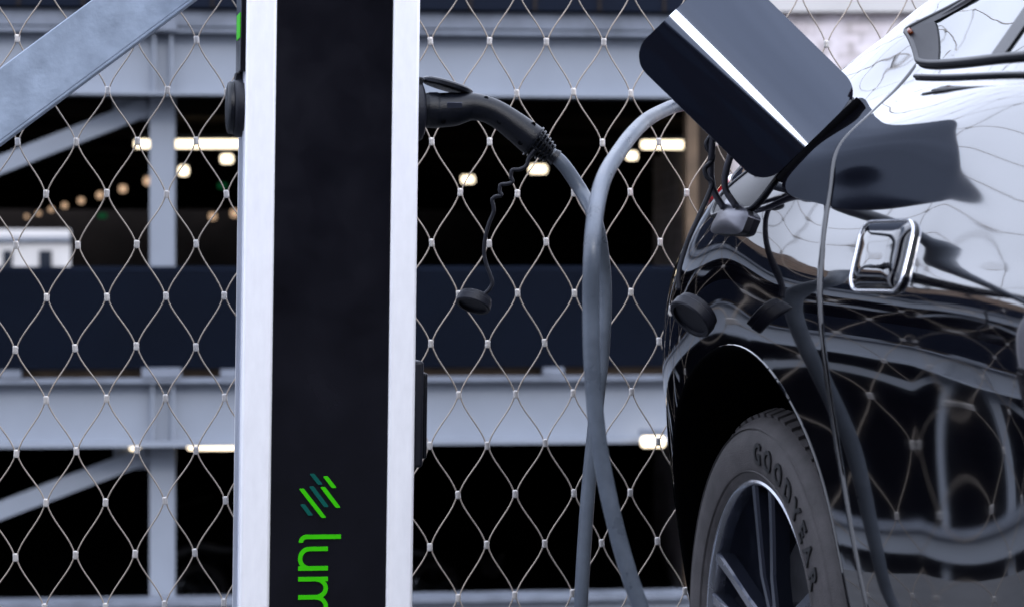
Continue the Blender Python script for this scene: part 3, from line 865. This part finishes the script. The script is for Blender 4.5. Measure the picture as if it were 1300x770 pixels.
def rrect(u0, t0, u1, t1, ru, rt, n=8):
    out = []
    for (cx, cy, a) in ((u1-ru, t1-rt, 0), (u0+ru, t1-rt, 90), (u0+ru, t0+rt, 180), (u1-ru, t0+rt, 270)):
        for k in range(n+1):
            an = R(a + 90*k/n); out.append((cx + ru*math.cos(an), cy + rt*math.sin(an)))
    # densify long edges
    dn = []
    for i in range(len(out)):
        p, q = out[i], out[(i+1) % len(out)]
        m_ = max(1, int(max(abs(p[0]-q[0])/.015, abs(p[1]-q[1])/.12)))
        for k in range(m_): dn.append((p[0]+(q[0]-p[0])*k/m_, p[1]+(q[1]-p[1])*k/m_))
    return dn
def densify(poly, du=.02, dt=.15, rad=0.25):
    out = []; n = len(poly)
    for i in range(n):
        p0, p1, p2 = poly[i-1], poly[i], poly[(i+1) % n]
        A = (p1[0]+(p0[0]-p1[0])*rad, p1[1]+(p0[1]-p1[1])*rad); B = (p1[0]+(p2[0]-p1[0])*rad, p1[1]+(p2[1]-p1[1])*rad)
        for k in range(7):
            t = k/6; out.append(tuple(A[c]*(1-t)**2 + 2*p1[c]*t*(1-t) + B[c]*t*t for c in (0, 1)))
    dn = []
    for i in range(len(out)):
        p, q = out[i], out[(i+1) % len(out)]
        m_ = max(1, int(max(abs(p[0]-q[0])/du, abs(p[1]-q[1])/dt)))
        for k in range(m_): dn.append((p[0]+(q[0]-p[0])*k/m_, p[1]+(q[1]-p[1])*k/m_))
    return dn
def loop_tube(poly, off, r, name, m, parent, n=8):
    pts = [S(u, t, off) for (u, t) in poly]; pts.append(pts[0])
    q = MB(); q.tube(pts, r, n, cap=False); return q.obj(name, m, parent, smooth=True)
# side windows on both flanks would be mirrored; near flank in detail
wpoly = densify([(.065, 9.75), (.215, 9.14), (1.27, 9.12), (1.27, 10.75), (.62, 10.75)], rad=.09)
win = patch(wpoly, .003, 'side_window', M['glass'], car, rings=6, thick=.006)
for pp in ([(.075, 9.75), (.215, 9.16), (.30, 9.16), (.165, 9.75)], [(.075, 9.75), (.165, 9.75), (.74, 10.73), (.62, 10.74)]):
    patch(densify(pp, rad=.06), .0055, 'frame_wedge', M['wedge'], win, rings=3, thick=.002)
q = MB(); q.tube([S(.10, 9.66, .008), S(.115, 9.60, .008)], .0035, 8); q.obj('amber_dot', M['amber'], win, smooth=True)  # small amber dot on the window frame
loop_tube(wpoly, .003, .005, 'window_frame', M['trim'], win)
wp2 = densify([(1.33, 9.12), (2.2, 9.2), (1.9, 10.6), (1.33, 10.75)], rad=.06)
win2 = patch(wp2, .003, 'side_window', M['glass'], car, rings=6, thick=.006)
loop_tube(wp2, .004, .009, 'window_frame', M['trim'], win2)
# bright belt moulding under the glass
q = MB(); q.tube([S(u, 8.93, .002) for u in rng(.24, 2.3, .03)], .003, 10); q.obj('belt_moulding', M['trim'], car, smooth=True)
patch(densify([(.565, 9.16), (.63, 9.16), (.68, 10.7), (.62, 10.7)], rad=.05), .0055, 'window_pillar', M['trim'], win, rings=3, thick=.002)
# windscreen and rear glass
def topglass(u0, u1, name):
    q = MB(); vs_ = []; A = rng(u0, u1, .05); B = rng(11.3, 13, .1)
    for u in A:
        row_ = [S(u, t, .004) for t in B]
        mir = [p + nV*(2*(-.9 - (p-PW).dot(nV))) for p in row_[-2::-1]]
        vs_ += row_ + mir
    k = len(B)*2 - 1
    q.add(vs_, [(i*k+j, i*k+j+1, (i+1)*k+j+1, (i+1)*k+j) for i in range(len(A)-1) for j in range(k-1)])
    q.obj(name, M['glass'], car, smooth=True)
topglass(-.42, .15, 'rear_window'); topglass(1.75, 2.35, 'windscreen')
# tail light, headlight
tl = patch(densify([(-.66, 5.5), (-.62, 7.6), (-.36, 6.95), (-.37, 6.25)], rad=.15), .003, 'tail_light', M['red'], car, thick=.004)
patch(densify([(3.25, 5.3), (3.45, 5.2), (3.5, 6.8), (3.1, 8)], rad=.2), .003, 'headlight', M['glass'], car, thick=.004)
q = MB(); q.box(CW(1.5, -.9, .26), (1.5, 3.4, .16), Matrix.Rotation(AL, 3, 'Z')); q.obj('underbody', M['void'], car)

# arch lips and wheel wells
for (cu, cz) in arches:
    pts = []; pin = []
    for k in range(0, 61):
        an = R(-14 + 208*k/60)
        uu = cu + ARCH*math.cos(an); z = cz + ARCH*math.sin(an)
        lo, hi = 0., 6.5
        for _ in range(24):
            m_ = (lo+hi)/2
            if vz(uu, m_)[1] < z: lo = m_
            else: hi = m_
        v, zz = vz(uu, lo); pts.append((uu, v, z, an))
    q = MB(); sec = [(0, .0), (-.001, .0015), (-.004, .001), (-.006, -.004), (-.007, -.012), (-.008, -.03), (.004, -.20), (.012, -.34)]
    vs_ = []
    for (uu, v, z, an) in pts:
        for (dr, dv) in sec: vs_.append(CW(uu + dr*math.cos(an), v + dv, z + dr*math.sin(an)))
    m_ = len(sec)
    q.add(vs_, [(i*m_+j, i*m_+j+1, (i+1)*m_+j+1, (i+1)*m_+j) for i in range(len(pts)-1) for j in range(1)], 0)
    q.add(vs_, [(i*m_+j, i*m_+j+1, (i+1)*m_+j+1, (i+1)*m_+j) for i in range(len(pts)-1) for j in range(1, m_-1)], 1)
    q.obj('wheel_arch', [M['paint'], M['void']], car, smooth=True, ang=60)
    q = MB(); q.tube([CW(cu, -.30, cz), CW(cu, -.31, cz)], .43, 40); q.obj('wheel_well', M['void'], car)

# wheels ---------------------------------------------------------------
def text_mesh(ch, size, extr, bold):
    c = bpy.data.curves.new('t', 'FONT'); c.body = ch; c.size = size; c.extrude = extr; c.offset = bold; c.align_x = 'CENTER'; c.resolution_u = 4
    o = bpy.data.objects.new('t', c); col.objects.link(o)
    dg = bpy.context.evaluated_depsgraph_get(); dg.update()
    me = bpy.data.meshes.new_from_object(o.evaluated_get(dg))
    vs_ = [v.co.copy() for v in me.vertices]; fs = [tuple(p.vertices) for p in me.polygons]
    bpy.data.objects.remove(o); bpy.data.curves.remove(c); bpy.data.meshes.remove(me)
    return vs_, fs
def build_wheel(cu, side=1):
    # local: x along the car, y inward, z up
    T = Matrix.Identity(4)
    X, Y, Z = dV.copy(), -nV, Vector((0, 0, 1))
    cen = CW(cu - .03, -.012, WZ)
    if side < 0: cen = CW(cu, -1.788, WZ); Y = nV.copy(); X = dV.copy()
    T = Matrix.Translation(cen) @ Matrix((X, Y, Z)).transposed().to_4x4()
    wh = empty('wheel', (0, 0, 0)); wh.parent = car; wh.matrix_parent_inverse = parent_inv(car)
    # tyre
    RO = .335
    pr = [(.236,.018),(.240,.008),(.247,.003),(.262,.0005),(.280,-.002),(.296,-.001),(.309,.004),(.318,.010),(.326,.018),(.332,.030),(RO,.05),(RO,.075),(RO-.007,.077),(RO-.007,.085),(RO,.087),(RO+.001,.11),(RO+.001,.118),(RO-.007,.12),(RO-.007,.128),(RO+.001,.13),(RO,.17),(.326,.205),(.30,.225),(.25,.22),(.236,.205)]
    q = MB(); q.lathe(pr, 160, T)
    # shoulder blocks
    nb = 72
    for k in range(nb):
        a = 2*math.pi*(k + .0)/nb; rr_ = .3285
        loc = T @ Matrix.Rotation(-a, 4, 'Y') @ Matrix.Translation((rr_ + .0045, .036, 0)) @ Matrix.Rotation(R(-20), 4, 'Z')
        bx = MB(); bx.box((0, 0, 0), (.012, .024, .0185))
        q.add([loc @ Vector(v) for v in bx.v], bx.f)
        for yo in (.063, .146):
            loc = T @ Matrix.Rotation(-a, 4, 'Y') @ Matrix.Translation((RO - .001, yo, 0))
            bx = MB(); bx.box((0, 0, 0), (.008, .03, .021)); q.add([loc @ Vector(v) for v in bx.v], bx.f)
    ty = q.obj('tyre', M['rubber'], wh, smooth=True, ang=30)
    q = MB()
    for rr_ in (.252, .3135): q.lathe([(rr_-.0012, .003 if rr_ < .3 else .009), (rr_, -.0006 if rr_ < .3 else .0035), (rr_+.0012, .003 if rr_ < .3 else .009)], 120, T)
    q.obj('sidewall_ring', M['rubber'], wh, smooth=True)
    if side > 0 and cu == 0:
        q = MB(); word = 'GOODYEAR'; a_s, a_e = 85, 28
        for i, ch in enumerate(word):
            WD = [.80, .86, .86, .80, .72, .60, .70, .70]; cum = [sum(WD[:q_]) + WD[q_]/2 for q_ in range(8)]
            an = R(a_s + (a_e - a_s)*(cum[i] - cum[0])/(cum[-1] - cum[0]))
            vs_, fs = text_mesh(ch, .043, .0014, .0011)
            out = []
            for p in vs_:
                ang = an - p.x*.92/.283
                r_ = .266 + p.y*1.0
                yy = -.0012 - .0016*math.sin(min(1, max(0, (r_-.262)/.05))*math.pi) - (p.z)
                out.append(T @ Vector((r_*math.cos(ang), yy, r_*math.sin(ang))))
            q.add(out, fs)
        q.obj('lettering', M['letter'], wh)
    # rim
    q = MB(); q.lathe([(.2385,.020),(.2405,.012),(.2395,.0075),(.2360,.006),(.2325,.008),(.2300,.015),(.2285,.03),(.222,.06),(.205,.10),(.20,.16),(.205,.2)], 128, T)
    q.obj('rim', M['satin'], wh, smooth=True, ang=50)
    q = MB(); q.lathe([(.2275,.031),(.2205,.062),(.2035,.102),(.1985,.16)], 96, T); q.obj('rim_barrel', M['rimdark'], wh, smooth=True)
    for k in range(5):
        for sgn in (-1, 1):
            a = R(90 + 72*k) ; q = MB()
            P2 = []
            secs = [(.040, .010, .030, .010), (.10, .022, .020, .0085), (.17, .030, .016, .008), (.229, .035, .012, .0095)]
            vs_ = []
            ca, sa = math.cos(a), math.sin(a)
            for (r_, lat, y_, hw) in secs:
                for (dl, dy) in ((-hw, .004), (-hw*.7, 0), (hw*.7, 0), (hw, .004), (hw*.8, .026), (-hw*.8, .026)):
                    l_ = lat*sgn + dl
                    vs_.append(T @ Vector((r_*ca - l_*sa, y_ + dy, r_*sa + l_*ca)))
            n_ = 6
            fs = [(i*n_+j, i*n_+(j+1) % n_, (i+1)*n_+(j+1) % n_, (i+1)*n_+j) for i in range(3) for j in range(n_)]
            mi = []
            q.add(vs_, fs); q.m = [1 if (i % n_) == 1 else 0 for i in range(len(fs))]
            q.obj('spoke', [M['rimdark'], M['satin'] if k == 1 else M['spokeface']], wh, smooth=True, ang=30)  # one spoke pair made brighter silver, painting in its sky glint
    q = MB(); q.lathe([(0,.018),(.03,.018),(.034,.022),(.055,.028),(.062,.036),(.062,.07),(0,.07)], 40, T); q.obj('hub', M['rimdark'], wh, smooth=True, ang=35)
    q = MB(); q.lathe([(.06,.10),(.165,.10),(.165,.122),(.06,.122)], 64, T); q.obj('brake_disc', M['steeld'], wh, smooth=True, ang=35)
    return wh
build_wheel(0, 1)
build_wheel(2.75, 1); build_wheel(0, -1); build_wheel(2.75, -1)

# charging flap ---------------------------------------------------------
HU = .098
A_ = S(HU, 6.1); B_ = S(HU + .012, 8.1); ax = (B_ - A_).normalized(); mid = (A_ + B_)/2 + ax*.014
def rot_about(p, axis, ang): return Matrix.Translation(p) @ Matrix.Rotation(ang, 4, axis) @ Matrix.Translation(-p)
sn = SN(HU, 7.1); tipd = -dV; tipd = (tipd - ax*tipd.dot(ax)).normalized()
best = max(((Matrix.Rotation(R(FLAP_OPEN)*sg, 3, ax) @ tipd) for sg in (1, -1)), key=lambda v: v.dot(sn))
fw = best; fn_ = ax.cross(fw).normalized()
if fn_.y > 0: fn_ = -fn_
FW2, FL_ = .104, .268
def tiltang(x):      # slope of the crowned skin across the flap (a soft fold near one third)
    k = 1/(1 + math.exp(-(x - X_FOLD)/.011))
    return R(T_LOW + (T_HIGH - T_LOW)*k + (5 if x < X_FOLD else 13)*(x - X_FOLD)/.1)
XS_ = [(-FW2*1.05) + FW2*2.1*i/200 for i in range(201)]; HS_ = [0.]
for i in range(200): HS_.append(HS_[-1] - math.tan(tiltang((XS_[i]+XS_[i+1])/2))*(XS_[1]-XS_[0]))
h_mid = HS_[100]; slope_mean = (HS_[-1]-HS_[0])/(XS_[-1]-XS_[0])
def hx(x):
    f_ = (x - XS_[0])/(XS_[1]-XS_[0]); i = int(min(max(f_, 0), 199)); 
    return HS_[i] + (HS_[i+1]-HS_[i])*(f_-i) - h_mid - slope_mean*x*0
def FP(x, y, off=0.):
    a_ = 1.9 - 1.15*max(0, min(1, y/FL_))
    return mid + sn*.006 + ax*x + fw*y + fn_*(hx((x - X_FOLD)*a_**.35 + X_FOLD)/a_**.35 - .004*((y - FL_/2)/FL_)**2 + off)
def flap_outline(inset=0., n=10):
    r = .036 - inset*.5; out = []
    x0, x1, y0, y1 = -FW2 + inset, FW2 - inset, .004 + inset, FL_ - inset
    for (cx, cy, a) in ((x1-r, y1-r, 0), (x0+r, y1-r, 90), (x0+r, y0+r, 180), (x1-r, y0+r, 270)):
        for k in range(n+1): an = R(a + 90*k/n); out.append((cx + r*math.cos(an), cy + r*math.sin(an)))
    dn = []
    for i in range(len(out)):
        p, q_ = out[i], out[(i+1) % len(out)]; m_ = max(1, int(math.hypot(p[0]-q_[0], p[1]-q_[1])/.006))
        for k in range(m_): dn.append((p[0]+(q_[0]-p[0])*k/m_, p[1]+(q_[1]-p[1])*k/m_))
    return dn
def flat_patch(poly, off, name, m, parent):
    """fine grid clipped by the outline: columns in x, each filled between the outline's y limits"""
    xs = sorted(set(round(p[0], 6) for p in poly)); q = MB(); NY = 26; vs_ = []
    def lim(x):
        ys = []
        for i in range(len(poly)):
            a, b = poly[i], poly[(i+1) % len(poly)]
            if min(a[0], b[0]) - 1e-9 <= x <= max(a[0], b[0]) + 1e-9:
                if abs(a[0]-b[0]) < 1e-9: ys += [a[1], b[1]]
                else: ys.append(a[1] + (b[1]-a[1])*(x-a[0])/(b[0]-a[0]))
        return min(ys), max(ys)
    xx = []
    for i in range(len(xs)-1):
        if xs[i+1]-xs[i] < 2e-4: continue
        m_ = max(1, int((xs[i+1]-xs[i])/.0015)); xx += [xs[i] + (xs[i+1]-xs[i])*k/m_ for k in range(m_)]
    xx.append(xs[-1])
    for x in xx:
        a, b = lim(x)
        vs_ += [FP(x, a + (b-a)*j/NY, off) for j in range(NY+1)]
    q.add(vs_, [(i*(NY+1)+j, i*(NY+1)+j+1, (i+1)*(NY+1)+j+1, (i+1)*(NY+1)+j) for i in range(len(xx)-1) for j in range(NY)])
    return q.obj(name, m, parent, smooth=True)
OUT = flap_outline()
flap = flat_patch(OUT, 0, 'charging_flap', M['flap_sheen'], car)
flat_patch(flap_outline(.004), -.011, 'flap_lining', M['void'], flap)
n = len(OUT); q = MB()
i2 = [(x*.985, FL_/2 + (y-FL_/2)*.985) for (x, y) in OUT]
q.add([FP(x, y) for (x, y) in OUT] + [FP(x, y, -.002) for (x, y) in OUT] + [FP(x, y, -.011) for (x, y) in i2],
      [(i, (i+1) % n, n+(i+1) % n, n+i) for i in range(n)] + [(n+i, n+(i+1) % n, 2*n+(i+1) % n, 2*n+i) for i in range(n)])
q.obj('flap_edge', M['flap_sheen'], flap, smooth=True, ang=60)
# hinge bar and arms
q = MB(); hb = [mid + ax*x + sn*(.002 + dz) + dV*.004 for (x, dz) in ((-.082, 0), (-.04, .001), (.0, .001), (.04, .001), (.078, .0))]
q.tube(spline(hb, 5), .0075, 14)
q.obj('flap_hinge', M['void'], flap, smooth=True, ang=50)
# port recess behind the flap
rp = rrect(HU - .27, 5.7, HU - .012, 8.4, .04, .5)
port = patch(rp, .0015, 'charging_port', M['trim'], car, rings=6, thick=0, dome=.0)
loop_tube(rp, .002, .0035, 'port_seal', M['black_plastic'], port)
pu, pt = HU - .13, 7.0
pn = SN(pu, pt); pc_ = S(pu, pt, .002)
rt = Vector((0, 1, 0)).rotation_difference(pn).to_matrix().to_4x4()
q = MB(); q.lathe([(.045, 0), (.045, .008), (.038, .012), (.033, .012), (.031, .004), (0, .004)], 40, Matrix.Translation(pc_) @ rt); q.obj('inlet', M['soft_plastic'], port, smooth=True, ang=40)
# pale hinge foot showing under the flap
q = MB(); a = S(HU - .20, 5.25, .004); 
pl = [(-.185, 5.35), (-.03, 5.25), (-.02, 5.6), (-.15, 5.95)]
ft = patch(densify([(HU + p[0], p[1]) for p in pl], rad=.25), .010, 'catch_plate', M['catch'], port, rings=6, thick=.012, dome=.004)
for (uu, yy) in ((-.13, .13), (-.075, .085)):
    q = MB(); q.tube(spline([S(HU + uu, 5.7, .012), S(HU + uu, 5.9, .04), FP(-.07, yy, -.016)], 5), .005, 8); q.obj('flap_stay', M['catch'], port, smooth=True)

# door handle: domed paddle with bright rim
dp = [(u - .022*(t - 4.85), t) for (u, t) in rrect(.505, 4.33, .69, 5.38, .03, .22)]
hd = patch(dp, .003, 'door_handle', M['paint'], door, rings=24, thick=.006, dome=.008, pw=5)
loop_tube(dp, .004, .0021, 'handle_rim', M['chrome'], hd)

# car-side plug -----------------------------------------------------------
# plug x axis -> outward normal, plug 'down' (−z) -> towards the left/down of the picture
xax = pn.copy(); dn_ = -dV + Vector((.75, 0, .35)); dn_ = (dn_ - xax*dn_.dot(xax)).normalized(); zax = -dn_; yax = zax.cross(xax)
MBx = Matrix.Translation(pc_ + pn*.004) @ Matrix((xax, yax, zax)).transposed().to_4x4()
plugB, endB, dirB = make_plug('plug', MBx, True, 'plug seated in the car port behind the open flap')
wiggle([(912,150),(906,168),(897,182),(899,190),(905,196),(903,206),(895,214),(897,224),(904,232),(900,246),(893,262),(884,282),(874,304),(866,328),(861,350),(862,368)], 3.45, 3.42, .0036, plugB)
capB = cap_at(at(881, 399, 3.42), Vector((-.62, -.42, -.66)).normalized(), .0345, .024, plugB)

# the cable itself
r_c = .0105
path = [endA - dirA*.012, endA + dirA*.012, at(738, 243, endA.y), at(756, 280, PD - .02), at(767, 350, PD), at(766, 430, PD), at(757, 520, PD), at(747, 620, PD), at(740, 720, PD), at(735, 830, PD), at(733, 960, 3.40),
        Vector((.075, 3.40, .10)), Vector((.02, 3.36, .03)), Vector((-.12, 3.25, r_c)), Vector((-.25, 3.0, r_c)), Vector((-.1, 2.75, r_c)), Vector((.15, 2.75, r_c)), Vector((.24, 2.9, .05)), Vector((.235, 3.0, .16)),
        at(850, 880, 2.95), at(820, 790, 2.96), at(796, 720, 2.96), at(775, 640, 2.96), at(760, 560, 2.96), at(752, 470, 2.96), at(750, 390, 2.96), at(752, 310, 2.96), at(762, 240, 3.06), at(788, 190, 3.24), at(818, 155, 3.44), at(850, 137, 3.64), (at(880, 128, 3.6) + endB)/2 if False else at(880, 124, 3.70),
        endB + dirB*.035, endB - dirB*.01]
q = MB(); q.tube(spline(path, 12), r_c, 20); q.obj('cable', M['cable'], cabt, smooth=True)

# ------------------------------------------------------------------ parked car deep in the lower garage deck
def copy_tree(o, parent=None, T=None):
    c = o.copy(); col.objects.link(c)
    if parent is not None: c.parent = parent
    for ch in [x for x in bpy.data.objects if x.parent == o]: copy_tree(ch, c)
    return c
def dark_car(x, y, rz, label):
    c = car.copy(); col.objects.link(c); c.location = (x, y, -3.5); c.rotation_euler = (0, 0, rz)
    for ch in [o for o in car.children if o.name.split('.')[0] in ('body', 'rear_door', 'front_door', 'side_window', 'windscreen', 'rear_window', 'tail_light', 'headlight', 'wheel')]:
        k = ch.copy(); col.objects.link(k); k.parent = c
        if ch.name.startswith('wheel'):
            for g in ch.children:
                if g.name.startswith(('tyre', 'rim', 'spoke')):
                    k2 = g.copy(); col.objects.link(k2); k2.parent = k
    c['label'] = label; c['category'] = 'car'; c['group'] = 'cars parked in the lower garage deck'
dark_car(-.3, 27.5, R(80), 'dark car parked in the shadow of the lower garage deck right of the pillar')
